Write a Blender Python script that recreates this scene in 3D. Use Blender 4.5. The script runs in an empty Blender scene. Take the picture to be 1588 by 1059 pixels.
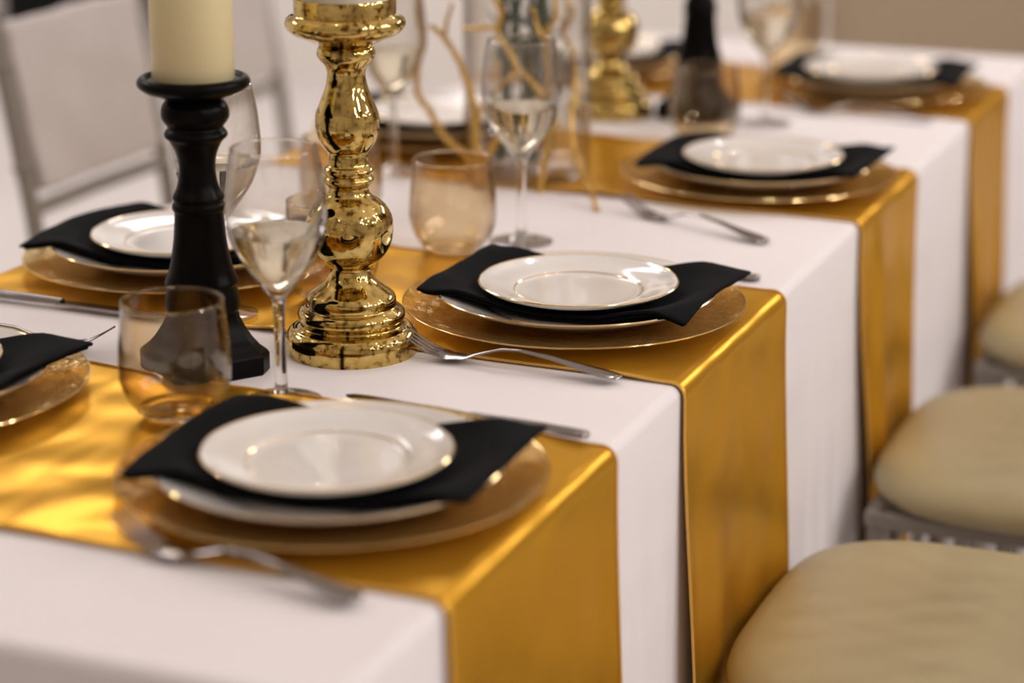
import bpy, bmesh, math, random
from mathutils import Vector, Matrix, noise
random.seed(7)
PI = math.pi
SC = bpy.context.scene
COL = SC.collection
T = 0.76                      # height of the table top

# ------------------------------------------------------------------ camera
FPX, PITCH, YAW = 3509.1, math.radians(16.791), math.radians(22.135)
CAM = Vector((0.5719, -1.7026, 0.6082 + T))
cd = bpy.data.cameras.new('camera')
cd.sensor_fit = 'HORIZONTAL'; cd.sensor_width = 36.0; cd.lens = FPX / 1588 * 36
cd.dof.use_dof = True; cd.dof.focus_distance = 2.07; cd.dof.aperture_fstop = 2.15
cd.clip_start = 0.05
cam = bpy.data.objects.new('camera', cd); COL.objects.link(cam)
cam.location = CAM; cam.rotation_euler = (PI / 2 - PITCH, 0, YAW)
SC.camera = cam

# ------------------------------------------------------------------ world, lights, exposure
wd = bpy.data.worlds.new('world'); SC.world = wd; wd.use_nodes = True
wd.node_tree.nodes['Background'].inputs[0].default_value = (1.0, 0.86, 0.72, 1)
wd.node_tree.nodes['Background'].inputs[1].default_value = 0.05
SC.view_settings.view_transform = 'Standard'; SC.view_settings.look = 'None'
SC.view_settings.gamma = 1.0; SC.view_settings.exposure = -0.25
SC.view_settings.use_curve_mapping = False
SC.cycles.sample_clamp_indirect = 6.0
SC.cycles.use_denoising = True
SC.cycles.max_bounces = 14
SC.cycles.transmission_bounces = 14
SC.cycles.transparent_max_bounces = 16

def area(name, loc, target, sx, sy, power, col):
    l = bpy.data.lights.new(name, 'AREA'); l.shape = 'RECTANGLE'; l.size = sx; l.size_y = sy
    l.energy = power; l.color = col
    o = bpy.data.objects.new(name, l); COL.objects.link(o); o.location = loc
    o.rotation_euler = (Vector(target) - Vector(loc)).to_track_quat('-Z', 'Y').to_euler()
    return o
SOFT = (1.0, 0.965, 0.985)
# ceiling panels of the hall
rs0 = random.Random(21)
# loose rows of small spot lamps over the cushion side
for i in range(5):
    for j in range(4):
        area('spot_lamp', (2.2 + i * .42 + rs0.uniform(-.2, .2), -1.1 + j * 1.1 + rs0.uniform(-.5, .5), 2.9 - i * .14 + rs0.uniform(-.25, .25)), (.0, .5, .5), .09, .09, 4.2, SOFT)
area('ceiling_panel', (-2.6, 3.4, 3.15), (-2.6, 3.4, 0), 1.6, 1.2, 55, SOFT)
area('ceiling_panel', (-4.2, 1.2, 3.15), (-4.2, 1.2, 0), 1.2, 1.2, 40, SOFT)
area('edge_highlight_light', (1.5, 4.75, 2.65), (.1, .6, .7), 1.6, .5, 30, SOFT)  # unseen area light added near the back wall, aimed at the table for runner-edge highlights
# small warm pin lights strung under the ceiling
rl = random.Random(3)
for i in range(5):
    for j in range(4):
        l = bpy.data.lights.new('pin_light', 'POINT'); l.energy = 5.7; l.shadow_soft_size = 0.009; l.color = (1.0, 0.93, 0.90)
        o = bpy.data.objects.new('pin_light', l); COL.objects.link(o)
        o.location = (-3.4 + i * 1.45 + rl.uniform(-.35, .35), -1.9 + j * 1.75 + rl.uniform(-.4, .4), 2.75 + rl.uniform(-.35, .2))

# ------------------------------------------------------------------ helpers
def at(px, py, Y):
    """world point seen at a picture position on the plane of a given table depth Y"""
    fw = Vector((-math.sin(YAW) * math.cos(PITCH), math.cos(YAW) * math.cos(PITCH), -math.sin(PITCH)))
    rt = Vector((math.cos(YAW), math.sin(YAW), 0)); up = rt.cross(fw)
    d = fw + rt * ((px - 794) / FPX) - up * ((py - 529.5) / FPX)
    return CAM + d * ((Y - CAM.y) / d.y)

class MB:
    def __init__(s): s.v = []; s.f = []
    def add(s, vs, fs):
        b = len(s.v); s.v += [tuple(v) for v in vs]; s.f += [tuple(i + b for i in f) for f in fs]
    def box(s, c, h, ch=0.0, rz=0.0):
        x, y, z = h; m = Matrix.Rotation(rz, 3, 'Z'); c = Vector(c)
        if ch <= 0:
            vs = [Vector((a * x, b * y, d * z)) for d in (-1, 1) for b in (-1, 1) for a in (-1, 1)]
            s.add([m @ v + c for v in vs], [(0, 2, 3, 1), (4, 5, 7, 6), (0, 1, 5, 4), (1, 3, 7, 5), (3, 2, 6, 7), (2, 0, 4, 6)]); return
        def ring(i, zz): 
            X, Y = x - i, y - i
            return [Vector(p) for p in ((-X + ch, -Y, zz), (X - ch, -Y, zz), (X, -Y + ch, zz), (X, Y - ch, zz), (X - ch, Y, zz), (-X + ch, Y, zz), (-X, Y - ch, zz), (-X, -Y + ch, zz))]
        rs = [ring(ch * .6, -z), ring(0, -z + ch * .6), ring(0, z - ch * .6), ring(ch * .6, z)]
        vs = [m @ v + c for r in rs for v in r]; fs = [tuple(range(7, -1, -1)), tuple(range(24, 32))]
        for k in range(3):
            for i in range(8): fs.append((k * 8 + i, k * 8 + (i + 1) % 8, k * 8 + 8 + (i + 1) % 8, k * 8 + 8 + i))
        s.add(vs, fs)
    def lathe(s, prof, n=64, c=(0, 0, 0), cap0=True, cap1=True, closed=False):
        vs = []; fs = []
        for r, z in prof:
            for i in range(n):
                a = 2 * PI * i / n; vs.append((c[0] + r * math.cos(a), c[1] + r * math.sin(a), c[2] + z))
        m = len(prof)
        for k in range(m if closed else m - 1):
            k2 = (k + 1) % m
            for i in range(n): fs.append((k * n + i, k * n + (i + 1) % n, k2 * n + (i + 1) % n, k2 * n + i))
        if not closed:
            if cap0: fs.append(tuple(range(n - 1, -1, -1)))
            if cap1: fs.append(tuple(range((m - 1) * n, m * n)))
        s.add(vs, fs)
    def tube(s, pts, rad, n=10, cap=True):
        pts = [Vector(p) for p in pts]; m = len(pts)
        if not isinstance(rad, (list, tuple)): rad = [rad] * m
        vs = []; fs = []; ref = None
        for k, p in enumerate(pts):
            d = (pts[min(k + 1, m - 1)] - pts[max(k - 1, 0)]).normalized()
            if ref is None: ref = Vector((0, 0, 1)) if abs(d.z) < .9 else Vector((1, 0, 0))
            a = (ref - d * ref.dot(d)).normalized(); ref = a; b = d.cross(a)
            for i in range(n):
                t = 2 * PI * i / n; vs.append(p + (a * math.cos(t) + b * math.sin(t)) * rad[k])
        for k in range(m - 1):
            for i in range(n): fs.append((k * n + i, k * n + (i + 1) % n, k * n + n + (i + 1) % n, k * n + n + i))
        if cap: fs += [tuple(range(n - 1, -1, -1)), tuple(range((m - 1) * n, m * n))]
        s.add(vs, fs)
    def build(s, name, mat, parent=None, smooth=True, angle=40, loc=None):
        me = bpy.data.meshes.new(name); me.from_pydata(s.v, [], s.f); me.update()
        bm = bmesh.new(); bm.from_mesh(me); bmesh.ops.recalc_face_normals(bm, faces=bm.faces); bm.to_mesh(me); bm.free()
        if smooth:
            me.shade_smooth() if hasattr(me, 'shade_smooth') else None
            try: me.set_sharp_from_angle(angle=math.radians(angle))
            except Exception: pass
        me.materials.append(mat)
        o = bpy.data.objects.new(name, me); COL.objects.link(o)
        if parent: o.parent = parent
        if loc: o.location = loc
        return o

def spline(pts, n=8):
    pts = [Vector(p) for p in pts]; out = []
    for i in range(len(pts) - 1):
        p0 = pts[max(i - 1, 0)]; p1 = pts[i]; p2 = pts[i + 1]; p3 = pts[min(i + 2, len(pts) - 1)]
        for k in range(n):
            t = k / n
            out.append(.5 * ((2 * p1) + (p2 - p0) * t + (2 * p0 - 5 * p1 + 4 * p2 - p3) * t * t + (3 * p1 - p0 - 3 * p2 + p3) * t ** 3))
    out.append(pts[-1]); return out
def sprof(prof, n=5): return [(v.x, v.y) for v in spline([Vector((r, z, 0)) for r, z in prof], n)]
def smooth(a, b, x):
    t = min(1, max(0, (x - a) / (b - a))); return t * t * (3 - 2 * t)
def tag(o, label, cat, group=None, kind=None):
    o['label'] = label
    if cat: o['category'] = cat
    if group: o['group'] = group
    if kind: o['kind'] = kind
    return o
def struct(o): o['kind'] = 'structure'; return o
def empty(name, loc=(0, 0, 0), rz=0.0):
    o = bpy.data.objects.new(name, None); COL.objects.link(o); o.location = loc; o.rotation_euler = (0, 0, rz); o.empty_display_size = .05
    return o
def copy_tree(o, parent=None):
    c = o.copy(); COL.objects.link(c); c.parent = parent
    for ch in list(o.children): copy_tree(ch, c)
    return c
class Proto:
    """first use hands out the original, later uses hand out copies"""
    def __init__(s, o): s.o = o; s.used = False
    def put(s, loc, rz=0.0):
        o = copy_tree(s.o) if s.used else s.o
        s.used = True; o.location = loc; o.rotation_euler = (0, 0, rz); return o

# ------------------------------------------------------------------ materials
def mat(name, base=(.8, .8, .8), rough=.5, metal=0.0, **kw):
    m = bpy.data.materials.new(name); m.use_nodes = True
    b = m.node_tree.nodes['Principled BSDF']
    b.inputs['Base Color'].default_value = (*base, 1); b.inputs['Roughness'].default_value = rough; b.inputs['Metallic'].default_value = metal
    for k, v in kw.items(): b.inputs[k].default_value = v
    return m
def nd(m, t, **kw):
    n = m.node_tree.nodes.new(t)
    for k, v in kw.items():
        if k in n.inputs: n.inputs[k].default_value = v
        else: setattr(n, k, v)
    return n
def lk(m, a, b): m.node_tree.links.new(a, b)
def bsdf(m): return m.node_tree.nodes['Principled BSDF']
def add_bump(m, scale, strength, dist=.002, detail=3, stretch=None, target=None):
    tc = nd(m, 'ShaderNodeTexCoord'); mp = nd(m, 'ShaderNodeMapping'); n = nd(m, 'ShaderNodeTexNoise')
    n.inputs['Scale'].default_value = scale; n.inputs['Detail'].default_value = detail
    if stretch: mp.inputs['Scale'].default_value = stretch
    bp = nd(m, 'ShaderNodeBump'); bp.inputs['Strength'].default_value = strength; bp.inputs['Distance'].default_value = dist
    lk(m, tc.outputs['Object'], mp.inputs['Vector']); lk(m, mp.outputs['Vector'], n.inputs['Vector']); lk(m, n.outputs['Fac'], bp.inputs['Height'])
    lk(m, bp.outputs['Normal'], (target or bsdf(m)).inputs['Normal'])
    return n
def vary(m, scale, c1, c2, p1=.35, p2=.65, detail=4):
    tc = nd(m, 'ShaderNodeTexCoord'); n = nd(m, 'ShaderNodeTexNoise'); r = nd(m, 'ShaderNodeValToRGB')
    n.inputs['Scale'].default_value = scale; n.inputs['Detail'].default_value = detail
    r.color_ramp.elements[0].position = p1; r.color_ramp.elements[0].color = (*c1, 1)
    r.color_ramp.elements[1].position = p2; r.color_ramp.elements[1].color = (*c2, 1)
    lk(m, tc.outputs['Object'], n.inputs['Vector']); lk(m, n.outputs['Fac'], r.inputs['Fac']); lk(m, r.outputs['Color'], bsdf(m).inputs['Base Color'])

M = {}
M['cloth'] = mat('white_tablecloth', (.82, .77, .765), .85); add_bump(M['cloth'], 900, .12, .0006); M['cloth'].node_tree.nodes['Principled BSDF'].inputs['Sheen Weight'].default_value = .15
M['satin'] = mat('gold_satin', (.63, .325, .028), .28, .70, **{'Specular IOR Level': .16, 'Specular Tint': (1.0, .84, .52, 1)})
add_bump(M['satin'], 8, .5, .02, 1)
M['hem'] = mat('gold_hem_thread', (.66, .36, .07), .5, .0); add_bump(M['hem'], 400, .6, .001)
M['porcelain'] = mat('white_porcelain', (.80, .77, .73), .10, **{'Coat Weight': .6, 'Coat Roughness': .04})
M['gold_band'] = mat('gold_band', (.86, .62, .28), .12, 1.0)
M['napkin'] = mat('black_napkin', (.0035, .0033, .0045), .9, **{'Specular IOR Level': .12}); add_bump(M['napkin'], 700, .2, .0006)
M['steel'] = mat('stainless_steel', (.29, .27, .262), .15, 1.0)
M['blackwood'] = mat('black_turned_wood', (.004, .0035, .0035), .28, **{'Specular IOR Level': .06})
vary(M['blackwood'], 30, (.0018, .0015, .0015), (.005, .004, .0035)); add_bump(M['blackwood'], 120, .08, .001)
M['ivorywax'] = mat('ivory_wax', (.72, .615, .35), .45, **{'Subsurface Weight': .35, 'Subsurface Scale': .02, 'Subsurface Radius': (1, .6, .3)}); add_bump(M['ivorywax'], 40, .06, .002)
M['whitewax'] = mat('white_wax', (.85, .78, .68), .45, **{'Subsurface Weight': .3, 'Subsurface Scale': .02})
M['cushion'] = mat('ivory_cushion_vinyl', (.42, .345, .185), .45); add_bump(M['cushion'], 500, .15, .0006)
M['silver'] = mat('silver_painted_wood', (.27, .24, .205), .42, .25); add_bump(M['silver'], 60, .06, .001)
M['panel'] = mat('white_cover_fabric', (.56, .51, .485), .85); add_bump(M['panel'], 9, .25, .01)
M['floor'] = mat('pale_floor', (.70, .655, .63), .42)
vary(M['floor'], 1.2, (.63, .585, .56), (.70, .655, .63))
M['wall'] = mat('beige_wall', (.36, .275, .185), .8); add_bump(M['wall'], 80, .08, .002)
M['wallw'] = mat('pale_wall', (.74, .69, .64), .8)
M['ceil'] = mat('ceiling_paint', (.72, .66, .60), .9)
M['drape'] = mat('black_drape', (.008, .008, .010), .9)
M['tabletop'] = mat('table_laminate', (.55, .50, .44), .6)
M['leaf'] = mat('dark_green_stem', (.018, .055, .028), .5); vary(M['leaf'], 40, (.010, .035, .018), (.04, .10, .05))
M['goldbranch'] = mat('gold_branch', (.62, .38, .09), .34, .7); add_bump(M['goldbranch'], 90, .4, .003)
# mercury glass: mirror gold with worn brown specks and dark runs
m = M['mercury'] = mat('mercury_glass', (.80, .56, .17), .03, 1.0)
tc = nd(m, 'ShaderNodeTexCoord'); n1 = nd(m, 'ShaderNodeTexNoise'); n1.inputs['Scale'].default_value = 150; n1.inputs['Detail'].default_value = 6
r1 = nd(m, 'ShaderNodeValToRGB'); r1.color_ramp.elements[0].position = .35; r1.color_ramp.elements[0].color = (.16, .085, .02, 1)
r1.color_ramp.elements[1].position = .45; r1.color_ramp.elements[1].color = (.60, .43, .13, 1)
e = r1.color_ramp.elements.new(.72); e.color = (.70, .53, .20, 1)
mp = nd(m, 'ShaderNodeMapping'); mp.inputs['Scale'].default_value = (1, 1, .12)
n2 = nd(m, 'ShaderNodeTexNoise'); n2.inputs['Scale'].default_value = 34; n2.inputs['Detail'].default_value = 3
r2 = nd(m, 'ShaderNodeValToRGB'); r2.color_ramp.elements[0].position = .33; r2.color_ramp.elements[0].color = (.05, .03, .01, 1)
r2.color_ramp.elements[1].position = .37; r2.color_ramp.elements[1].color = (1, 1, 1, 1)
mx = nd(m, 'ShaderNodeMix', data_type='RGBA', blend_type='MULTIPLY'); mx.inputs[0].default_value = 1
lk(m, tc.outputs['Object'], n1.inputs['Vector']); lk(m, n1.outputs['Fac'], r1.inputs['Fac'])
lk(m, tc.outputs['Object'], mp.inputs['Vector']); lk(m, mp.outputs['Vector'], n2.inputs['Vector']); lk(m, n2.outputs['Fac'], r2.inputs['Fac'])
lk(m, r1.outputs['Color'], mx.inputs[6]); lk(m, r2.outputs['Color'], mx.inputs[7]); lk(m, mx.outputs[2], bsdf(m).inputs['Base Color'])
n3 = nd(m, 'ShaderNodeTexNoise'); n3.inputs['Scale'].default_value = 22; n3.inputs['Detail'].default_value = 1
b3 = nd(m, 'ShaderNodeBump'); b3.inputs['Strength'].default_value = .18; b3.inputs['Distance'].default_value = .006
lk(m, tc.outputs['Object'], n3.inputs['Vector']); lk(m, n3.outputs['Fac'], b3.inputs['Height']); lk(m, b3.outputs['Normal'], bsdf(m).inputs['Normal'])

def glass(name, col, ior=1.45, rough=0.0, clear=.0):
    m = bpy.data.materials.new(name); m.use_nodes = True; nt = m.node_tree; nt.nodes.clear()
    out = nd(m, 'ShaderNodeOutputMaterial'); g = nd(m, 'ShaderNodeBsdfGlass'); g.inputs['Color'].default_value = (*col, 1)
    g.inputs['IOR'].default_value = ior; g.inputs['Roughness'].default_value = rough
    if clear > 0:
        t = nd(m, 'ShaderNodeBsdfTransparent'); t.inputs['Color'].default_value = (*col, 1)
        x = nd(m, 'ShaderNodeMixShader'); x.inputs[0].default_value = clear
        lk(m, g.outputs[0], x.inputs[1]); lk(m, t.outputs[0], x.inputs[2]); lk(m, x.outputs[0], out.inputs['Surface'])
    else: lk(m, g.outputs[0], out.inputs['Surface'])
    return m
def sheen_fac(m, f0, f90, power=4.0):
    '''share of mirror reflection on a thin wall, the same from either face'''
    l = nd(m, 'ShaderNodeLayerWeight'); l.inputs['Blend'].default_value = .5
    p = nd(m, 'ShaderNodeMath', operation='POWER'); p.inputs[1].default_value = power
    a = nd(m, 'ShaderNodeMath', operation='MULTIPLY_ADD'); a.inputs[1].default_value = f90 - f0; a.inputs[2].default_value = f0
    lk(m, l.outputs['Facing'], p.inputs[0]); lk(m, p.outputs[0], a.inputs[0]); return a.outputs[0], l
def thin(name, col, tint):
    '''thin blown glass wall: see-through with a fresnel sheen, deeper tint where the wall is seen edge-on'''
    m = bpy.data.materials.new(name); m.use_nodes = True; m.node_tree.nodes.clear()
    out = nd(m, 'ShaderNodeOutputMaterial'); t = nd(m, 'ShaderNodeBsdfTransparent'); g = nd(m, 'ShaderNodeBsdfGlossy'); g.inputs['Roughness'].default_value = .015
    lw = nd(m, 'ShaderNodeLayerWeight'); lw.inputs['Blend'].default_value = .10; mc = nd(m, 'ShaderNodeMix', data_type='RGBA')
    mc.inputs[6].default_value = (*col, 1); mc.inputs[7].default_value = (*tint, 1)
    lk(m, lw.outputs['Facing'], mc.inputs[0]); lk(m, mc.outputs[2], t.inputs['Color'])
    x = nd(m, 'ShaderNodeMixShader')
    lk(m, sheen_fac(m, .06, .9, 3.0)[0], x.inputs[0]); lk(m, t.outputs[0], x.inputs[1]); lk(m, g.outputs[0], x.inputs[2]); lk(m, x.outputs[0], out.inputs['Surface'])
    return m
M['thin'] = thin('thin_clear_glass', (.995, .99, .98), (.40, .33, .24))
M['thinamber'] = thin('thin_amber_glass', (.985, .935, .835), (.45, .29, .12))
M['clear'] = glass('clear_glass', (.998, .995, .99))
M['amber'] = glass('amber_tinted_glass', (.995, .955, .88))
M['wine'] = glass('white_wine', (.995, .975, .90), 1.33)
# amber charger plate: tinted see-through glass with a rippled glossy face
m = M['charger'] = bpy.data.materials.new('amber_charger_glass'); m.use_nodes = True; m.node_tree.nodes.clear()
out = nd(m, 'ShaderNodeOutputMaterial'); tr = nd(m, 'ShaderNodeBsdfTransparent'); tr.inputs['Color'].default_value = (.90, .82, .64, 1)
gl = nd(m, 'ShaderNodeBsdfGlossy'); gl.inputs['Color'].default_value = (.88, .70, .40, 1); gl.inputs['Roughness'].default_value = .16
tc = nd(m, 'ShaderNodeTexCoord'); n1 = nd(m, 'ShaderNodeTexNoise'); n1.inputs['Scale'].default_value = 55; n1.inputs['Detail'].default_value = 3
b1 = nd(m, 'ShaderNodeBump'); b1.inputs['Strength'].default_value = 1.0; b1.inputs['Distance'].default_value = .008
ms = nd(m, 'ShaderNodeMixShader'); df = nd(m, 'ShaderNodeBsdfDiffuse'); df.inputs['Color'].default_value = (.46, .33, .12, 1); md_ = nd(m, 'ShaderNodeMixShader'); md_.inputs[0].default_value = .14
lk(m, tc.outputs['Object'], n1.inputs['Vector']); lk(m, n1.outputs['Fac'], b1.inputs['Height'])
lk(m, b1.outputs['Normal'], gl.inputs['Normal'])
fo_, l_ = sheen_fac(m, .06, .42, 2.5); lk(m, b1.outputs['Normal'], l_.inputs['Normal']); lk(m, fo_, ms.inputs[0]); lk(m, tr.outputs[0], md_.inputs[1]); lk(m, df.outputs[0], md_.inputs[2]); lk(m, b1.outputs['Normal'], df.inputs['Normal']); lk(m, md_.outputs[0], ms.inputs[1]); lk(m, gl.outputs[0], ms.inputs[2]); lk(m, ms.outputs[0], out.inputs['Surface'])

# ------------------------------------------------------------------ the room
RX0, RX1, RY0, RY1, RH = -6.2, 4.2, -4.6, 5.2, 3.25
def slab(name, c, h, mt):
    b = MB(); b.box(c, h); return struct(b.build(name, mt, smooth=False))
slab('floor', ((RX0 + RX1) / 2, (RY0 + RY1) / 2, -.05), ((RX1 - RX0) / 2, (RY1 - RY0) / 2, .05), M['floor'])
slab('ceiling', ((RX0 + RX1) / 2, (RY0 + RY1) / 2, RH + .05), ((RX1 - RX0) / 2, (RY1 - RY0) / 2, .05), M['ceil'])
slab('wall_back', ((RX0 + RX1) / 2, RY1 + .05, RH / 2), ((RX1 - RX0) / 2 + .1, .05, RH / 2), M['wall'])
slab('wall_back_alcove', ((RX0 - 1.25) / 2, RY1 - .06, RH / 2), ((-1.25 - RX0) / 2, .06, RH / 2), M['wallw'])
slab('wall_front', ((RX0 + RX1) / 2, RY0 - .05, RH / 2), ((RX1 - RX0) / 2 + .1, .05, RH / 2), M['wallw'])
slab('wall_left', (RX0 - .05, (RY0 + RY1) / 2, RH / 2), (.05, (RY1 - RY0) / 2, RH / 2), M['wallw'])
slab('wall_right', (RX1 + .05, (RY0 + RY1) / 2, RH / 2), (.05, (RY1 - RY0) / 2, RH / 2), M['wallw'])
slab('baseboard_back', ((RX1 - 1.25) / 2, RY1 - .01, .05), ((RX1 + 1.25) / 2, .01, .05), M['wallw'])

# black drape hanging on the back wall
b = MB(); vs = []; fs = []; nx = 60
for k, z in enumerate((.02, 1.0, 2.0, 2.6)):
    for i in range(nx + 1):
        u = i / nx; vs.append((-4.08 + u * .56, RY1 - .22 + .035 * math.sin(u * 46) * (1.1 - .15 * k), z))
for k in range(3):
    for i in range(nx): fs.append((k * (nx + 1) + i, k * (nx + 1) + i + 1, (k + 1) * (nx + 1) + i + 1, (k + 1) * (nx + 1) + i))
b.add(vs, fs); o = b.build('wall_drape', M['drape']); md = o.modifiers.new('thick', 'SOLIDIFY'); md.thickness = .006
tag(o, 'black floor-length drape hanging behind the white-backed chairs', 'drape')

# ------------------------------------------------------------------ table, cloth, runners
TX0, TX1, TY0, TY1 = -.770, 0.0, -.585, 1.93
tb = empty('banquet_table', ((TX0 + TX1) / 2, (TY0 + TY1) / 2, 0))
b = MB(); b.box((0, 0, T - .021), ((TX1 - TX0) / 2 - .012, (TY1 - TY0) / 2 - .012, .018), .004); b.build('tabletop', M['tabletop'], tb)
for sx in (-1, 1):
    for sy in (-1, 1):
        b = MB(); b.tube([(sx * .30, sy * .95, 0), (sx * .30, sy * .95, T - .038)], .014, 12); b.build('leg', M['silver'], tb)
for sy in (-1, 1):
    b = MB(); b.tube([(-.30, sy * .95, .30), (.30, sy * .95, .30)], .01, 10); b.build('crossbar', M['silver'], tb)
tag(tb, 'long banquet table hidden under the white cloth', 'table')

def rrect(x0, x1, y0, y1, r, step):
    """perimeter samples with outward normals and running length"""
    pts = []
    def line(a, c, nrm):
        L = (Vector(c) - Vector(a)).length; n = max(2, int(L / step))
        for i in range(n): pts.append((Vector(a).lerp(Vector(c), i / n), Vector(nrm)))
    def arc(cx, cy, a0):
        for i in range(6):
            a = a0 + (PI / 2) * i / 6; nn = Vector((math.cos(a), math.sin(a))); pts.append((Vector((cx, cy)) + nn * r, nn))
    line((x1, y0 + r), (x1, y1 - r), (1, 0)); arc(x1 - r, y1 - r, 0)
    line((x1 - r, y1), (x0 + r, y1), (0, 1)); arc(x0 + r, y1 - r, PI / 2)
    line((x0, y1 - r), (x0, y0 + r), (-1, 0)); arc(x0 + r, y0 + r, PI)
    line((x0 + r, y0), (x1 - r, y0), (0, -1)); arc(x1 - r, y0 + r, 1.5 * PI)
    return pts
per = rrect(TX0, TX1, TY0, TY1, .012, .02); NP = len(per)
def fold(x, y, s):
    """outward swing of the hanging cloth"""
    c = min(abs(y - TY0), abs(y - TY1)) ; corner = math.exp(-(c / .12) ** 2) if abs(x - TX0) < .03 or abs(x - TX1) < .03 else math.exp(-(min(abs(x - TX0), abs(x - TX1)) / .12) ** 2)
    w = math.sin((x + y) * 13.0 + 1.1) * .5 + math.sin((x - y) * 7.3 + .4) * .5
    return s * s * (.014 * (1 + w)) + s * .05 * corner
ER = .010
rings = []
for inset, dz in ((ER, 0),): rings.append([(p.x - n.x * inset, p.y - n.y * inset, T + dz) for p, n in per])
for k in range(1, 6):
    a = (PI / 2) * k / 5; rings.append([(p.x - n.x * ER * (1 - math.sin(a)), p.y - n.y * ER * (1 - math.sin(a)), T - ER * (1 - math.cos(a))) for p, n in per])
ND = 24
for k in range(1, ND + 1):
    s = k / ND; z = T - ER - s * (T - ER - .012)
    rings.append([(p.x + n.x * fold(p.x, p.y, s), p.y + n.y * fold(p.x, p.y, s), z) for p, n in per])
b = MB(); vs = [v for r in rings for v in r]; fs = [tuple(range(NP))]
for k in range(len(rings) - 1):
    for i in range(NP): fs.append((k * NP + i, (k + 1) * NP + i, (k + 1) * NP + (i + 1) % NP, k * NP + (i + 1) % NP))
b.add(vs, fs); o = b.build('tablecloth', M['cloth'], angle=60)
tag(o, 'white floor-length cloth covering the long banquet table', 'tablecloth')

ORD = ['fourth', 'third', 'second', 'first']
FLAT = [(-.165, -.252, .12), (-.163, .262, .12), (-.160, .885, .12), (-.172, 1.522, .12), (-.610, -.196, .12), (-.604, .282, .12), (-.622, .985, .12), (-.610, 1.55, .12), (-.44, .83, .08), (-.3619, -.1489, .03),
        (-.3694, .4449, .03), (-.413, .223, .03), (-.3129, .083, .062), (-.475, .13, .035), (-.575, .78, .035), (-.3251, 1.654, .03), (-.22, .083, .12), (-.62, .1, .14)]
def flat(x, y):
    '''1 where the satin is free to rumple, 0 where something stands on it'''
    return min(smooth(r, r + .05, math.hypot(x - a, y - c)) for a, c, r in FLAT)
def runner(k, n0, n1, f0, f1, seed, cinch, hl):
    """gold satin strip over the table: near edge n0 (x=0) to n1 (far side), far edge f0 to f1"""
    NW = 48; drop = .52; rad = .013; prof = []      # profile along the length: (x, z, s, side)
    for i in range(14): s = drop * (1 - i / 14); prof.append((0, s, 1))
    arcs = 6
    for i in range(arcs + 1): prof.append((1, (PI / 2) * (1 - i / arcs), 1))
    NT = 110
    for i in range(1, NT): prof.append((2, i / NT, 0))
    for i in range(arcs + 1): prof.append((1, (PI / 2) * i / arcs, -1))
    for i in range(1, 15): prof.append((0, drop * i / 14, -1))
    vs = []
    for typ, a, side in prof:
        for j in range(NW + 1):
            v = j / NW
            if typ == 2:
                x = -rad - a * (TX1 - TX0 - 2 * rad) + .002; u = a
                y = (n0 + (n1 - n0) * u) * (1 - v) + (f0 + (f1 - f0) * u) * v
                q = noise.noise(Vector((x * 6 + seed, y * 9, seed))) * .6 + noise.noise(Vector((x * 15 + seed, y * 10, 3.1))) * .22
                z = T + .0018 + (max(0, q) * .012 + (.0015) * abs(noise.noise(Vector((x * 30 + seed, y * 9, 7))))) * flat(x, y) * smooth(0, .12, a) * smooth(1, .9, a)
                y += .004 * noise.noise(Vector((x * 8, v * 2, seed)))
            else:
                u = 0 if side == 1 else 1
                y = (n0 + (n1 - n0) * u) * (1 - v) + (f0 + (f1 - f0) * u) * v
                ex = TX1 if side == 1 else TX0
                if typ == 1:
                    x = ex + side * (.004 - rad * (1 - math.sin(a))); z = T + .0018 - rad * (1 - math.cos(a))
                else:
                    s = a; z = T + .0018 - rad - s; w = smooth(0, .35, s)
                    pl = math.sin(v * 9 + seed * 2.1) * .5 + .5 * math.sin(v * 17 + seed)
                    fo = fold(ex, y, (s + rad) / T)
                    o_ = .004 + fo + w * (.002 + .004 * (1 + pl)) + .006 * smooth(.85, 1, v) * w + .010 * smooth(.12, 0, v) * w
                    o_ += hl * .012 * math.exp(-((v - .30 + .25 * s) / .10) ** 2) * smooth(0, .08, s)
                    x = ex + side * o_
                    mid = (n0 + f0) / 2 if side == 1 else (n1 + f1) / 2
                    y = mid + (y - mid) * (1 - cinch * w) + .02 * w * math.sin(s * 6 + seed) * .4
            vs.append((x, y, z))
    fs = []
    for i in range(len(prof) - 1):
        for j in range(NW): fs.append((i * (NW + 1) + j, i * (NW + 1) + j + 1, (i + 1) * (NW + 1) + j + 1, (i + 1) * (NW + 1) + j))
    root = empty('table_runner', (0, 0, 0))
    b = MB(); b.add(vs, fs); o = b.build('cloth', M['satin'], root, angle=70)
    md = o.modifiers.new('thick', 'SOLIDIFY'); md.thickness = .0009; md.offset = 0
    for j in (0, NW):                     # stitched hems along both long edges
        b = MB(); b.tube([Vector(vs[i * (NW + 1) + j]) + Vector((0, 0, .0004)) for i in range(len(prof))], .0013, 6); b.build('hem', M['hem'], root)
    tag(root, 'gold satin runner laid across the table, %s from the beige wall' % ORD[k], 'table runner', 'gold satin table runners')
    return root
runner(0, -.419, -.417, -.083, -.030, 1.3, .04, 0)
runner(1, .094, .115, .421, .45, 2.7, .03, 0)
runner(2, .738, .765, 1.026, 1.13, 5.2, .26, 1)
runner(3, 1.369, 1.40, 1.642, 1.70, 8.4, .22, 0)

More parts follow.
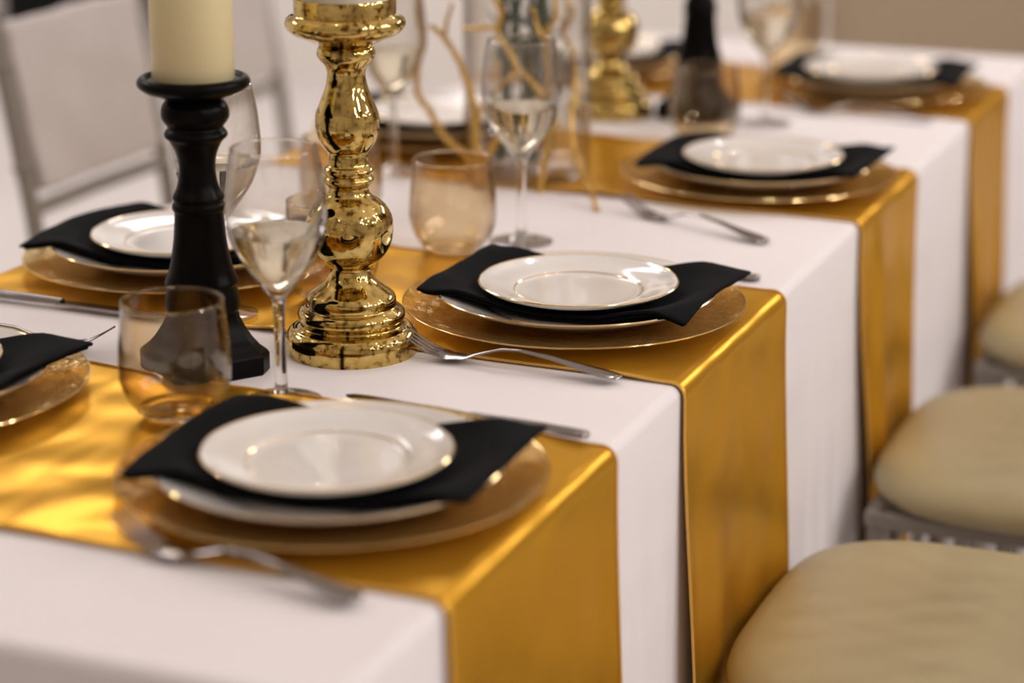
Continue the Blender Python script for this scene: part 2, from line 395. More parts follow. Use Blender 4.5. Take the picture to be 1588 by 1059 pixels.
# ------------------------------------------------------------------ place settings
def make_charger():
    root = empty('charger_plate')
    top = [(.0, .0060), (.090, .0060), (.105, .0066), (.120, .0085), (.140, .0108), (.158, .0128), (.1635, .0140)]
    bot = [(.165, .0132), (.160, .0112), (.140, .0080), (.120, .0056), (.106, .0036), (.098, .0), (.092, .0), (.088, .0030), (.0, .0030)]
    b = MB(); b.lathe(sprof(top[1:], 3) + bot[:-1] , 96, cap0=True, cap1=True); b.build('dish', M['charger'], root, angle=50)
    b = MB(); b.lathe([(.1645 + .0007 * math.cos(t), .0137 + .0007 * math.sin(t)) for t in [2 * PI * i / 8 for i in range(8)]], 96, closed=True); b.build('rim', M['gold_band'], root)
    return root
def plate_profile(R, W, zr, tk):
    top = [(W * .55, tk + .001), (W * .9, tk + .0012), (W, tk + .0022), (W * 1.08, tk + .0045), (R * .86, zr * .72), (R * .96, zr * .93), (R, zr)]
    bot = [(R + .0006, zr - .0012), (R * .97, zr * .93 - .003), (R * .86, zr * .72 - .0035), (W * 1.06, .0025), (W * .98, .0), (W * .93, .0), (W * .90, .0018), (W * .5, .0018)]
    return sprof(top, 4) + bot
def make_plate(name, R, W, zr):
    root = empty(name); tk = .004
    b = MB(); b.lathe(plate_profile(R, W, zr, tk), 96); b.build('dish', M['porcelain'], root, angle=50)
    b = MB(); b.lathe([(R - .0009, zr - .0003), (R, zr + .0003), (R + .0008, zr - .0005), (R + .0001, zr - .0014)], 96, closed=True); b.build('gold_rim', M['gold_band'], root)
    b = MB(); r = W * 1.03; z = tk + .0033; b.lathe([(r - .0007, z - .0004), (r, z + .0004), (r + .0007, z), (r, z - .0010)], 96, closed=True); b.build('gold_line', M['gold_band'], root)
    return root
def make_napkin(seed, flip):
    """folded black napkin draped over the dinner plate (local z = 0 at the plate's foot)"""
    root = empty('napkin')
    def sheet(hx, hy, lift, seed, nx=34, ny=26):
        vs = []; fs = []
        for i in range(nx + 1):
            for j in range(ny + 1):
                u = -1 + 2 * i / nx; v = -1 + 2 * j / ny
                x = u * hx; y = v * hy * (1 + .05 * u * flip) + .010 * u
                cr = smooth(.75, 1, abs(u)) * smooth(.75, 1, abs(v)); x -= math.copysign(.004, x) * cr * (.4 + .3 * math.sin(seed + u * 3))
                r = math.hypot(x, y)
                z = .0062 + .0158 * smooth(.080, .136, r)
                if r > .134: z -= (r - .134) * (.20 + .18 * (u > 0) * (v < 0))
                z += lift * (1 + .0 * u) + .0016 * noise.noise(Vector((x * 26 + seed, y * 26, seed)))
                z += .004 * smooth(.9, 1, -u * flip) * smooth(.2, 1, abs(v))
                vs.append((x, y, z))
        for i in range(nx):
            for j in range(ny): fs.append((i * (ny + 1) + j, (i + 1) * (ny + 1) + j, (i + 1) * (ny + 1) + j + 1, i * (ny + 1) + j + 1))
        return vs, fs
    for nm, hx, hy, lift, th in (('under_fold', .131, .088, .0006, .0032), ('top_fold', .134, .091, .0040, .0034)):
        b = MB(); b.add(*sheet(hx, hy, lift, seed)); o = b.build(nm, M['napkin'], root, angle=80)
        md = o.modifiers.new('thick', 'SOLIDIFY'); md.thickness = th; md.offset = 1.0
        md = o.modifiers.new('soft', 'BEVEL'); md.width = .0014; md.segments = 2; md.limit_method = 'ANGLE'; md.angle_limit = math.radians(50)
    return root
def make_fork():
    """tines point to -x, handle end to +x, resting on the table"""
    root = empty('fork'); L = .212
    def zc(x):           # centre line height
        pts = [(-.108, .0215), (-.095, .0135), (-.080, .0060), (-.062, .0024), (-.045, .0030), (-.028, .0085), (-.010, .0140), (.010, .0155), (.040, .0125), (.075, .0070), (.104, .0030)]
        for (a, za), (c, zb) in zip(pts, pts[1:]):
            if x <= c: return za + (zb - za) * smooth(a, c, x) * 1.0 if False else za + (zb - za) * (x - a) / (c - a)
        return pts[-1][1]
    def wid(x):
        pts = [(-.070, .0122), (-.058, .0128), (-.046, .0105), (-.032, .0048), (-.015, .0034), (.015, .0040), (.050, .0068), (.085, .0112), (.098, .0108), (.1035, .0074), (.106, .0015)]
        for (a, za), (c, zb) in zip(pts, pts[1:]):
            if x <= c: return za + (zb - za) * (x - a) / (c - a)
        return pts[-1][1]
    def strip(xs, yc, hw, th=.0013):
        vs = []; fs = []
        for x in xs:
            w = hw(x); z = zc(x); y = yc(x)
            vs += [(x, y - w, z), (x, y - w * .55, z - th * .8), (x, y + w * .55, z - th * .8), (x, y + w, z), (x, y + w * .55, z + th), (x, y - w * .55, z + th)]
        n = len(xs)
        for k in range(n - 1):
            for i in range(6): fs.append((k * 6 + i, k * 6 + (i + 1) % 6, k * 6 + 6 + (i + 1) % 6, k * 6 + 6 + i))
        fs += [tuple(range(5, -1, -1)), tuple(range((n - 1) * 6, n * 6))]
        return vs, fs
    xs = [-.070 + .176 * i / 60 for i in range(61)]
    b = MB(); b.add(*strip(xs, lambda x: 0.0, wid)); b.build('handle', M['steel'], root, angle=60)
    for k in range(4):
        y0 = (-1.5 + k) * .0063
        xs = [-.108 + .041 * i / 14 for i in range(15)]
        b = MB(); b.add(*strip(xs, lambda x: y0 * (1 - .10 * smooth(-.07, -.108, x)), lambda x: .0019 * (1 - .55 * smooth(-.09, -.1085, x)), .0011)); b.build('tine', M['steel'], root, angle=60)
    return root
def make_knife():
    """blade points to -x"""
    root = empty('table_knife')
    vs = []; n = 24
    for i in range(n + 1):
        x = -.115 + .125 * i / n; t = i / n
        h = .0095 * (1 - (1 - min(1, t / .28)) ** 2.2) ** .5 if t < .28 else .0095 - .0012 * (t - .28)
        vs += [(x, -h, .0026), (x, h * .75, .0036), (x, h * .75, .0014)]
    fs = [(0, 1, 2), (n * 3 + 2, n * 3 + 1, n * 3)]
    for k in range(n):
        for i in range(3): fs.append((k * 3 + i, k * 3 + (i + 1) % 3, k * 3 + 3 + (i + 1) % 3, k * 3 + 3 + i))
    b = MB(); b.add(vs, fs); b.build('blade', M['steel'], root, angle=30)
    vs = []; fs = []; n = 24
    for i in range(n + 1):
        t = i / n; x = .006 + .109 * t; w = .0046 + .0036 * t if t < .93 else (.0046 + .0036 * t) * (1 - ((t - .93) / .075) ** 2) ** .5
        h = .0030 + .0009 * math.sin(t * PI)
        for q in range(10):
            a = 2 * PI * q / 10; vs.append((x, w * math.cos(a), .0038 + h * math.sin(a)))
    for k in range(n):
        for i in range(10): fs.append((k * 10 + i, k * 10 + (i + 1) % 10, k * 10 + 10 + (i + 1) % 10, k * 10 + 10 + i))
    fs += [tuple(range(9, -1, -1)), tuple(range(n * 10, n * 10 + 10))]
    b = MB(); b.add(vs, fs); b.build('handle', M['steel'], root, angle=60)
    return root

P_charger = Proto(make_charger()); P_dinner = Proto(make_plate('dinner_plate', .134, .086, .0215)); P_salad = Proto(make_plate('salad_plate', .0955, .060, .0165))
P_fork = Proto(make_fork()); P_knife = Proto(make_knife())
ZR = T + .0045          # top of the rumpled runner
IV, WH = 'ivory-cushion side', 'white-backed chair side'
# side, order, charger centre, plate centre, salad centre
places = [(IV, 0, (-.165, -.252), (-.163, -.262), (-.1635, -.264)), (IV, 1, (-.163, .262), (-.160, .259), (-.157, .258)),
          (IV, 2, (-.160, .885), (-.157, .885), (-.1545, .884)), (IV, 3, (-.172, 1.522), (-.175, 1.524), (-.178, 1.5257)),
          (WH, 0, (-.610, -.196), (-.613, -.198), (-.614, -.199)), (WH, 1, (-.604, .282), (-.606, .284), (-.604, .285)),
          (WH, 2, (-.629, .993), (-.629, .993), (-.629, .993)), (WH, 3, (-.610, 1.550), (-.610, 1.552), (-.610, 1.552))]
rp = random.Random(11)
for k, (side, o_, c, d, s) in enumerate(places):
    ph = '%s place from the beige wall, %s' % (ORD[o_], side)
    rz = 0 if side == IV else PI
    o = P_charger.put((c[0], c[1], ZR), rp.uniform(0, 6)); tag(o, 'amber glass charger, %s' % ph, 'charger', 'amber glass charger plates')
    zd = ZR + .0060
    o = P_dinner.put((d[0], d[1], zd), rp.uniform(0, 6)); tag(o, 'gold-rimmed white dinner plate, %s' % ph, 'plate', 'white dinner plates')
    nk = make_napkin(k * 1.7 + .3, 1 if k % 2 else -1); nk.location = (d[0] + (.004 if side == IV else -.004), d[1] + .022 * (1 if side == IV else 1) * (.6 if side == IV else .5), zd); nk.rotation_euler = (0, 0, rz + rp.uniform(-.05, .05))
    tag(nk, 'folded black napkin between plates, %s' % ph, 'napkin', 'black folded napkins')
    o = P_salad.put((s[0], s[1], zd + .0128), rp.uniform(0, 6)); tag(o, 'small gold-rimmed white top plate, %s' % ph, 'plate', 'white salad plates')

# cutlery: (proto, handle-end point, tip point, label)
def lay(P, name, end, tip, L, z, label, group):
    e = Vector(end); t = Vector(tip); d = (e - t).normalized(); mid = e - d * L / 2
    o = P.put((mid.x, mid.y, z), math.atan2(d.y, d.x)); tag(o, label, name, group); return o
lay(P_fork, 'fork', (-.048, -.447), (-.259, -.409), .212, T + .0035, 'steel dinner fork, fourth place from the beige wall, ivory-cushion side', 'dinner forks')
lay(P_fork, 'fork', (-.050, .080), (-.245, .088), .212, T + .0030, 'steel dinner fork, third place from the beige wall, ivory-cushion side', 'dinner forks')
lay(P_fork, 'fork', (-.0675, .604), (-.2852, .700), .212, T + .0005, 'steel dinner fork, second place from the beige wall, ivory-cushion side', 'dinner forks')
lay(P_fork, 'fork', (-.044, 1.336), (-.226, 1.343), .212, T + .0030, 'steel dinner fork, first place from the beige wall, ivory-cushion side', 'dinner forks')
lay(P_fork, 'fork', (-.722, -.030), (-.514, -.014), .212, T + .0035, 'steel dinner fork, fourth place from the beige wall, white-backed chair side', 'dinner forks')
lay(P_knife, 'knife', (-.0226, -.0774), (-.250, -.055), .230, T + .0035, 'steel knife, fourth place from the beige wall, ivory-cushion side', 'table knives')
lay(P_knife, 'knife', (-.033, .4547), (-.26, .452), .230, T + .0005, 'steel knife, third place from the beige wall, ivory-cushion side', 'table knives')
lay(P_knife, 'knife', (-.745, .1050), (-.515, .0985), .230, T + .0035, 'steel knife, third place from the beige wall, white-backed chair side', 'table knives')

# ------------------------------------------------------------------ candlesticks
GP = [(.0, .0), (.0598, 0.0), (0.061, 0.0068), (0.0609, 0.013), (0.0591, 0.0192), (0.0549, 0.0235), (0.0496, 0.0247), (0.046, 0.0266), (0.0466, 0.0296), (0.0489, 0.0327), (0.0489, 0.0376), (0.0459, 0.0413), (0.0412, 0.0437), (0.0412, 0.0474), (0.0406, 0.0523), (0.0376, 0.056), (0.0317, 0.0602), (0.0247, 0.0657), (0.0199, 0.0724), (0.0182, 0.0791), (0.0211, 0.0827), (0.0293, 0.0887), (0.0351, 0.0966), (0.0385, 0.1056), (0.0396, 0.1164), (0.0384, 0.1266), (0.0337, 0.1356), (0.0267, 0.1427), (0.0197, 0.1475), (0.018, 0.1528), (0.0197, 0.1564), (0.0226, 0.1593), (0.0226, 0.1623), (0.0208, 0.1647), (0.0226, 0.1664), (0.0234, 0.17), (0.0214, 0.1729), (0.0185, 0.1759), (0.0179, 0.1853), (0.0208, 0.1888), (0.0254, 0.1959), (0.0282, 0.2047), (0.0287, 0.2123), (0.0281, 0.2204), (0.0247, 0.2297), (0.0212, 0.2384), (0.0183, 0.2471), (0.0171, 0.2558), (0.0183, 0.2621), (0.0217, 0.2667), (0.0251, 0.2713), (0.0259, 0.2759), (0.0245, 0.2799), (0.0233, 0.2816), (0.0341, 0.2873), (0.0455, 0.2919), (0.0511, 0.2964), (0.0534, 0.301), (0.0522, 0.3055), (0.0482, 0.3089), (0.0454, 0.3101)]
def make_gold():
    root = empty('gold_candle_holder')
    b = MB(); b.lathe(sprof(GP[1:], 4) + [(.040, .3101)], 96, cap1=True); b.build('stem', M['mercury'], root, angle=60)
    b = MB(); b.lathe([(.0450, .3100), (.0452, .316), (.0452, .322), (.0444, .324), (.0432, .322), (.0430, .3100)], 96, closed=True); b.build('cup', M['mercury'], root, angle=60)
    return root
P_gold = Proto(make_gold())
gl_ = P_gold.put((-.3129, .0830, T), .6); tag(gl_, 'gold mercury-glass candle holder beside the black candlestick with the ivory candle', 'candle holder', 'gold candle holders')
gf_ = P_gold.put((-.474, 1.228, T + .0012), 2.2); tag(gf_, 'gold mercury-glass candle holder near the branch-wrapped glass vase and second runner', 'candle holder', 'gold candle holders')
def candle(loc, r, h, mt, label):
    root = empty('pillar_candle', loc)
    prof = [(.0, .0), (r - .001, 0), (r, .002), (r, h - .004), (r - .003, h), (r * .8, h - .004), (r * .3, h - .008)]
    b = MB(); b.lathe(prof[1:], 64); b.build('wax', mt, root, angle=50)
    b = MB(); b.tube([(0, 0, h - .009), (.001, 0, h), (.003, 0, h + .008)], .0011, 8); b.build('wick', M['napkin'], root)
    tag(root, label, 'candle'); return root
candle((-.3129, .0830, T + .3101), .0385, .10, M['whitewax'], 'white pillar candle in the gold candle holder beside the black candlestick')
candle((-.474, 1.228, T + .3113), .0385, .10, M['whitewax'], 'white pillar candle in the gold candle holder near the second runner')

BP = [(0.0258, 0.0500), (0.0298, 0.0528), (0.0332, 0.0576), (0.0331, 0.0659), (0.0314, 0.073), (0.0302, 0.0783), (0.0325, 0.0807), (0.0319, 0.0837), (0.029, 0.0907), (0.0261, 0.1025), (0.0232, 0.1201), (0.0218, 0.1376), (0.0215, 0.1451), (0.0232, 0.1474), (0.0231, 0.1515), (0.0214, 0.1538), (0.0226, 0.1567), (0.0225, 0.159), (0.0186, 0.1665), (0.0166, 0.1751), (0.016, 0.1849), (0.0174, 0.1952), (0.0207, 0.2037), (0.0241, 0.2089), (0.0269, 0.2112), (0.0277, 0.214), (0.0263, 0.2168), (0.024, 0.2197), (0.0251, 0.2219), (0.029, 0.227), (0.0298, 0.2327), (0.0284, 0.2389), (0.0245, 0.244), (0.0223, 0.2462), (0.0334, 0.2485), (0.0423, 0.2519), (0.0478, 0.2558), (0.0489, 0.2592), (0.0477, 0.2625), (0.0444, 0.2648), (.0420, .2635), (.0400, .2610)]
def make_black():
    root = empty('black_candlestick')
    b = MB(); b.lathe(sprof(BP, 3), 72); b.build('stem', M['blackwood'], root, angle=50)
    # square chamfered foot that flares out from the turned stem
    lv = [(.046, .0), (.047, .002), (.047, .017), (.0455, .0195), (.044, .0210), (.0400, .0245), (.0350, .0315), (.0300, .0410), (.0265, .0500), (.0258, .0540)]
    vs = []; fs = []
    for h, z in lv:
        c = h * .26
        vs += [(-h + c, -h, z), (h - c, -h, z), (h, -h + c, z), (h, h - c, z), (h - c, h, z), (-h + c, h, z), (-h, h - c, z), (-h, -h + c, z)]
    for k in range(len(lv) - 1):
        for i in range(8): fs.append((k * 8 + i, k * 8 + (i + 1) % 8, k * 8 + 8 + (i + 1) % 8, k * 8 + 8 + i))
    fs += [tuple(range(7, -1, -1)), tuple(range(len(vs) - 8, len(vs)))]
    b = MB(); b.add(vs, fs); b.build('foot', M['blackwood'], root, angle=25)
    return root
P_black = Proto(make_black())
YC = math.radians(22.135)
o = P_black.put((-.410, -.0170, T), YC + math.radians(33)); tag(o, 'turned black wooden candlestick beside the gold candle holder and amber tumbler', 'candlestick', 'black candlesticks')
o = P_black.put((-.352, 1.250, T + .0005), YC + math.radians(33)); tag(o, 'turned black wooden candlestick between the first and second runners from the beige wall', 'candlestick', 'black candlesticks')
candle((-.410, -.0170, T + .2612), .0356, .16, M['ivorywax'], 'ivory pillar candle on the black candlestick beside the amber tumbler')
candle((-.352, 1.250, T + .2617), .0356, .16, M['ivorywax'], 'ivory pillar candle on the black candlestick near the first runner from the wall')

# ------------------------------------------------------------------ glassware
def make_wine(wine):
    root = empty('wine_glass')
    foot = [(.0345, .0), (.0350, .0012), (.0300, .0026), (.0150, .0050), (.0062, .0088)]
    stem = [(.0066, .0080), (.0052, .0180), (.0048, .050), (.0050, .082), (.0064, .0918)]
    outer = [(.0063, .0915), (.0125, .0990), (.0228, .1130), (.0340, .1300), (.0408, .1480), (.0428, .1640), (.0420, .1850), (.0394, .2060), (.0366, .2205)]
    inner = [(.0361, .2212), (.0355, .2203), (.0383, .2060), (.0409, .1850), (.0417, .1640), (.0397, .1484), (.0329, .1310), (.0216, .1142), (.0100, .1014), (.0040, .0980)]
    b = MB(); b.lathe(sprof(outer, 3) + inner[:1] + sprof(inner[1:], 3), 72); b.build('bowl', M['thin'], root, angle=60)
    b = MB(); b.lathe([(.0361 + .0008 * math.cos(2 * PI * i / 8), .2208 + .0008 * math.sin(2 * PI * i / 8)) for i in range(8)], 72, closed=True); b.build('rim', M['clear'], root)
    b = MB(); b.lathe(sprof(stem, 4), 32); b.build('stem', M['clear'], root, angle=60)
    b = MB(); b.lathe(foot[:1] + sprof(foot[1:], 3), 64); b.build('foot', M['thin'], root, angle=60)
    if wine:
        zt = .1500; prof = [(.0042, .0977), (.0102, .1012), (.0219, .1141), (.0332, .1309), (.0401, .1490), (.0370, .1503)]
        b = MB(); b.lathe(sprof(prof[:-1], 3) + [(.0388, .1488)], 72); b.build('wine', M['wine'], root, angle=40)
    return root
def make_tumbler():
    root = empty('tumbler')
    base = [(.0250, .0), (.0275, .0010), (.0325, .0055), (.0322, .0078), (.0150, .0088)]
    outer = [(.0330, .0056), (.0410, .0170), (.0458, .0300), (.0468, .0420), (.0460, .0600), (.0440, .0800), (.0424, .0985)]
    inner = [(.0418, .0991), (.0412, .0984), (.0428, .0800), (.0447, .0600), (.0454, .0420), (.0443, .0310), (.0396, .0185), (.0326, .0085)]
    b = MB(); b.lathe(sprof(outer, 4) + inner[:1] + sprof(inner[1:], 4), 72, cap0=False, cap1=False); b.build('wall', M['thinamber'], root, angle=60)
    b = MB(); b.lathe([(.0418 + .0009 * math.cos(2 * PI * i / 8), .0987 + .0009 * math.sin(2 * PI * i / 8)) for i in range(8)], 72, closed=True); b.build('rim', M['amber'], root)
    b = MB(); b.lathe(base, 72); b.build('base', M['amber'], root, angle=50)
    return root
P_wine = Proto(make_wine(True)); P_tum = Proto(make_tumbler())
gw = 'stemmed wine glasses'; gt = 'amber stemless tumblers'
for x, y, z, lb in ((-.3035, -.0733, T, 'stemmed glass of white wine in front of the black and gold candlesticks'),
                    (-.4750, .1300, ZR, 'stemmed glass of white wine behind the black candlestick, third runner from the wall'),
                    (-.3200, .5163, T, 'stemmed glass of white wine in front of the branch-wrapped vase'),
                    (-.2560, 1.2500, T, 'stemmed glass of white wine beside the black candlestick near the beige wall'),
                    (-.592, .772, ZR, 'stemmed glass of white wine beside the vase, white-backed chair side'),
                    (-.3150, 1.8000, T, 'stemmed glass of white wine at the table end by the beige wall')):
    o = P_wine.put((x, y, z), rp.uniform(0, 6)); tag(o, lb, 'wine glass', gw)
for x, y, z, lb in ((-.3619, -.1489, ZR, 'amber stemless tumbler in front of the black candlestick with the ivory candle'),
                    (-.3694, .4449, ZR - .001, 'amber stemless tumbler between the gold candle holder and the branch-wrapped vase'),
                    (-.403, .222, ZR, 'amber stemless tumbler behind the wine glass and gold candle holder'),
                    (-.5401, .5222, T, 'amber stemless tumbler on bare white cloth toward the white-backed chairs'),
                    (-.2973, 1.1050, T, 'amber stemless tumbler in front of the black candlestick near the beige wall'),
                    (-.336, 1.662, ZR, 'amber stemless tumbler beside the first place from the beige wall')):
    o = P_tum.put((x, y, z), rp.uniform(0, 6)); tag(o, lb, 'tumbler', gt)

# ------------------------------------------------------------------ vase with gold branches and green stems
VX, VY, VR, VH = -.437, .826, .078, .34
vr = empty('glass_vase', (VX, VY, ZR))
b = MB(); b.lathe([(VR - .004, 0), (VR, .004), (VR, VH), (VR - .002, VH + .002), (VR - .004, VH), (VR - .004, .014), (VR - .010, .011)], 80); b.build('body', M['thin'], vr, angle=50)
tag(vr, 'clear cylinder vase of green stems wrapped with gold branches', 'vase')
rs = random.Random(5)
for k in range(9):
    a = 2 * PI * k / 9 + .3; r0 = .035 * (.4 + .6 * rs.random()); r1 = .045 * (.5 + .5 * rs.random()); a2 = a + 1.7
    base = Vector((VX + r0 * math.cos(a), VY + r0 * math.sin(a), ZR + .016)); top = Vector((VX + r1 * math.cos(a2), VY + r1 * math.sin(a2), ZR + .40))
    root = empty('green_stem', base)
    pts = spline([Vector((0, 0, 0)), (top - base) * .35 + Vector((rs.uniform(-.01, .01), rs.uniform(-.01, .01), 0)), (top - base) * .7 + Vector((rs.uniform(-.01, .01), rs.uniform(-.01, .01), 0)), top - base], 6)
    b = MB(); b.tube(pts, .0042, 8); b.build('stalk', M['leaf'], root)
    for q in range(7):                                   # narrow leaves along the stalk
        c = pts[3 + q * 2]; an = rs.uniform(0, 2 * PI); d = Vector((math.cos(an), math.sin(an), 1.1)).normalized(); sd = d.cross(Vector((0, 0, 1))).normalized(); ln = rs.uniform(.032, .052); w = .0075
        ctr = Vector((VX, VY, 0)) - Vector((base.x, base.y, 0))
        tip = c + d * ln; off = Vector((tip.x - ctr.x, tip.y - ctr.y, 0))
        if off.length > .062: d = (d - off.normalized() * .9).normalized(); tip = c + d * ln
        nrm = sd.cross(d)
        vs = [c, c + d * ln * .4 + sd * w + nrm * .001, tip, c + d * ln * .4 - sd * w + nrm * .001, c + d * ln * .45 + nrm * .003, c + d * ln * .45 - nrm * .0005]
        b = MB(); b.add(vs, [(0, 1, 4), (1, 2, 4), (2, 3, 4), (3, 0, 4), (1, 0, 5), (2, 1, 5), (3, 2, 5), (0, 3, 5)]); b.build('leaf', M['leaf'], root)
    tag(root, 'dark green leafy stem standing in the clear cylinder vase', 'stem', 'green stems in the vase')
def branch(name, limbs, label):
    """limbs: lists of (px, py, Y) and radii"""
    first = at(*limbs[0][0][0]); root = empty(name, first)
    for pts, r0, r1 in limbs:
        w = spline([at(*q) - first for q in pts], 7); n = len(w)
        w = [v + Vector((noise.noise(v * 60) * .002, noise.noise(v * 60 + Vector((5, 0, 0))) * .002, 0)) for v in w]
        b = MB(); b.tube(w, [(r0 + (r1 - r0) * i / (n - 1)) * (1 + .16 * math.sin(i * 1.7)) for i in range(n)], 8); b.build('limb', M['goldbranch'], root)
    tag(root, label, 'branch', 'gold branches around the vase'); return root
F0 = VY - VR - .012
branch('gold_branch', [([(738, 290, F0), (738, 262, F0), (722, 240, F0), (690, 210, F0 + .01), (664, 168, F0 + .03), (646, 140, F0 + .04), (650, 95, F0 + .04), (656, 60, F0 + .05), (648, 20, F0 + .05), (654, -40, F0 + .05)], .0048, .0032)],
       'curling gold branch bowed out on the white-chair side of the vase')
branch('gold_branch', [([(746, 290, F0 - .006), (744, 255, F0 - .006), (738, 200, F0 - .006), (731, 150, F0 - .006), (716, 105, F0), (692, 62, F0 + .005), (668, 40, F0 + .01)], .0056, .0032), ([(688, 58, F0 + .004), (694, 30, F0), (700, 5, F0)], .003, .002), ([(738, 190, F0 - .006), (746, 172, F0 - .008), (752, 150, F0 - .004)], .003, .002)],
       'upright gold branch with a forked tip standing before the vase')
branch('gold_branch', [([(753, 291, F0 - .004), (752, 250, F0 - .004), (766, 222, F0), (800, 185, F0), (838, 150, F0 + .004), (828, 130, F0), (806, 112, F0), (790, 80, F0), (772, 55, F0), (776, 20, F0), (765, -15, F0), (762, -50, F0)], .0048, .003), ([(772, 42, F0), (745, 44, F0 - .004), (718, 45, F0)], .0032, .0022), ([(812, 112, F0), (780, 128, F0 - .004), (764, 150, F0 - .004)], .0036, .0024)],
       'zigzag gold branch crossing before the vase behind the wine glass')
branch('gold_branch', [([(928, 330, .676), (912, 292, .71), (897, 255, .74), (886, 205, .77), (890, 150, .79), (892, 110, .80), (886, 75, .80), (872, 45, .81), (880, 15, .81), (876, -40, .82)], .0030, .0028), ([(874, 47, .81), (886, 30, .80), (888, 10, .80)], .0026, .002)],
       'thin gold branch leaning on the vase with its foot on white cloth')
branch('gold_branch', [([(838, 299, F0 + .008), (842, 262, F0 + .008), (850, 215, F0 + .012), (852, 120, F0 + .014), (846, 60, F0 + .014), (862, 20, F0 + .014), (856, -40, F0 + .02)], .0042, .0032), ([(848, 70, F0 + .02), (832, 40, F0 + .02), (826, 10, F0 + .02)], .003, .002)],
       'straight gold branch on the ivory-cushion side of the vase')

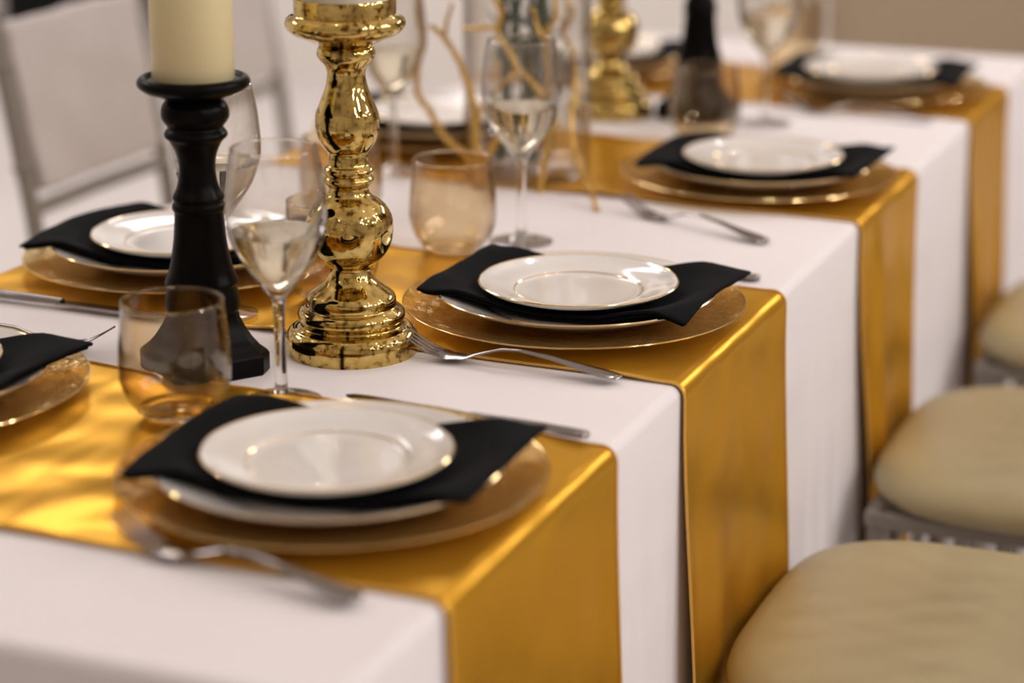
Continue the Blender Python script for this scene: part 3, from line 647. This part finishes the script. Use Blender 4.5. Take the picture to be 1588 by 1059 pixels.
# ------------------------------------------------------------------ chairs
def make_chair(cover):
    """chiavari chair; local +y is the sitter's front, origin on the floor under the seat centre"""
    root = empty('chiavari_chair'); hw = .185; fy = .185; by = -.185; sz = .425
    def ringed(pts, r, every=.11, n=10):
        b = MB(); b.tube(pts, r, n); a = Vector(pts[0]); L = 0
        for p, q in zip(pts, pts[1:]):
            p = Vector(p); q = Vector(q); d = (q - p); k = int(d.length / every)
            for i in range(k):
                c = p + d * ((i + .5) / k); u = d.normalized() * .004
                b.tube([c - u * 1.6, c - u * .8, c + u * .8, c + u * 1.6], [r, r + .0035, r + .0035, r], n)
        return b
    for s in (-1, 1):
        ringed([(s * hw, fy, 0), (s * (hw - .004), fy, sz)], .0125).build('front_leg', M['silver'], root)
        ringed([(s * hw, by - .06, 0), (s * (hw - .004), by, sz), (s * (hw - .006), by - .022, .62), (s * (hw - .008), by - .070, .900)], .0125).build('back_post', M['silver'], root)
    b = MB()
    b.box((0, fy, sz + .007), (hw + .012, .013, .009), .003); b.box((0, by, sz + .007), (hw + .012, .013, .009), .003)
    b.box((hw, 0, sz + .007), (.013, fy, .009), .003); b.box((-hw, 0, sz + .007), (.013, fy, .009), .003)
    b.box((0, 0, sz + .006), (hw - .01, fy - .01, .006)); b.build('seat_frame', M['silver'], root)
    zl = sz - .052
    for a, c in (((-hw, fy, zl), (hw, fy, zl)), ((-hw, by - .01, zl), (hw, by - .01, zl)), ((-hw, fy, zl), (-hw, by - .01, zl)), ((hw, fy, zl), (hw, by - .01, zl))):
        b = MB(); b.tube([a, c], .009, 8); us = b.build('upper_stretcher', M['silver'], root)
        for i in range(1, 8):
            p = Vector(a).lerp(Vector(c), i / 8); b = MB(); b.tube([p, p + Vector((0, 0, .052))], .0065, 8); b.build('apron_spindle', M['silver'], us)
    for z in (.12, .22):
        for s in (-1, 1):
            b = MB(); b.tube([(s * hw, fy, z), (s * hw, by - .06 * (1 - z / sz), z)], .008, 8); b.build('side_stretcher', M['silver'], root)
        b = MB(); b.tube([(-hw, fy, z + .02), (hw, fy, z + .02)], .008, 8); b.build('front_stretcher', M['silver'], root)
    def by_at(z): return by - .022 * (z - sz) / (.62 - sz) if z < .62 else by - .022 - .053 * (z - .62) / .315
    for z, r in ((.870, .013), (.63, .011)):
        b = MB(); b.tube([(-hw + .004, by_at(z), z), (0, by_at(z) - .006, z + (.006 if z > .8 else 0)), (hw - .004, by_at(z), z)], r, 10); b.build('top_rail' if z > .8 else 'lower_rail', M['silver'], root)
    if not cover:
        for i in range(1, 7):
            x = -hw + 2 * hw * i / 7; b = MB(); b.tube([(x, by_at(.63), .63), (x, by_at(.870) - .004, .870)], .007, 8); b.build('back_spindle', M['silver'], root)
    else:                                         # white fabric sleeve hung over the back
        vs = []; fs = []; nx, nz = 26, 22
        for i in range(nx + 1):
            for j in range(nz + 1):
                u = -1 + 2 * i / nx; v = j / nz; z = .655 + (.890 - .655) * v
                x = u * (hw - .016 - .010 * (1 - v)); sg = .012 * (1 - u * u) * (.4 + .6 * v)
                y = by_at(z) + .016 + .006 * noise.noise(Vector((u * 2, v * 3, 4))) - sg * .5
                zz = z + .006 * noise.noise(Vector((u * 3.3, 1, 2))) * smooth(.5, 1, v)
                vs.append((x, y, zz))
        for i in range(nx):
            for j in range(nz): fs.append((i * (nz + 1) + j, (i + 1) * (nz + 1) + j, (i + 1) * (nz + 1) + j + 1, i * (nz + 1) + j + 1))
        b = MB(); b.add(vs, fs); o = b.build('back_panel', M['panel'], root); md = o.modifiers.new('thick', 'SOLIDIFY'); md.thickness = .034; md.offset = -1 if False else 1
        md = o.modifiers.new('soft', 'BEVEL'); md.width = .008; md.segments = 3; md.limit_method = 'ANGLE'; md.angle_limit = math.radians(50)
    return root
def make_cushion():
    root = empty('seat_cushion'); n = 72; prof = [(.0, .0), (.90, .0), (.965, .004), (.995, .014), (1.0, .020), (.99, .028), (.955, .037), (.88, .045), (.70, .0515), (.45, .0545), (.2, .0555)]
    vs = []; fs = []
    for s, z in prof[1:]:
        for i in range(n):
            a = 2 * PI * i / n; ca, sa = math.cos(a), math.sin(a); e = 2 / 3.6
            vs.append((.222 * s * math.copysign(abs(ca) ** e, ca), .212 * s * math.copysign(abs(sa) ** e, sa), z))
    m = len(prof) - 1
    for k in range(m - 1):
        for i in range(n): fs.append((k * n + i, k * n + (i + 1) % n, k * n + n + (i + 1) % n, k * n + n + i))
    fs += [tuple(range(n - 1, -1, -1)), tuple(range((m - 1) * n, m * n))]
    b = MB(); b.add(vs, fs); b.build('pad', M['cushion'], root, angle=60)
    return root
P_chair = Proto(make_chair(False)); P_cover = Proto(make_chair(True)); P_cush = Proto(make_cushion())
SZ = .425 + .016
for x, y, k in ((.228, .305, 1), (.234, .872, 2), (.240, 1.475, 3)):
    o = P_chair.put((x, y, 0), PI / 2); tag(o, 'silver wooden chair with ivory seat pad, %s place from the beige wall' % ORD[k], 'chair', 'silver chairs on the cushion side')
    o = P_cush.put((x, y, SZ), PI / 2); tag(o, 'ivory seat cushion on the chair at the %s place from the beige wall' % ORD[k], 'cushion', 'ivory seat cushions')
for x, y, lb in ((-1.0, 1.075, 'silver chair with white fabric back panel, at the second place from the beige wall'),
                 (-1.14, 1.720, 'silver chair with white fabric back panel, at the first place from the beige wall')):
    o = P_cover.put((x, y, 0), -PI / 2); tag(o, lb, 'chair', 'white-backed silver chairs')
    o = P_cush.put((x, y, SZ), -PI / 2); tag(o, 'seat cushion of the white-backed chair' + lb[lb.index(','):], 'cushion', 'cushions on the white-backed chairs')
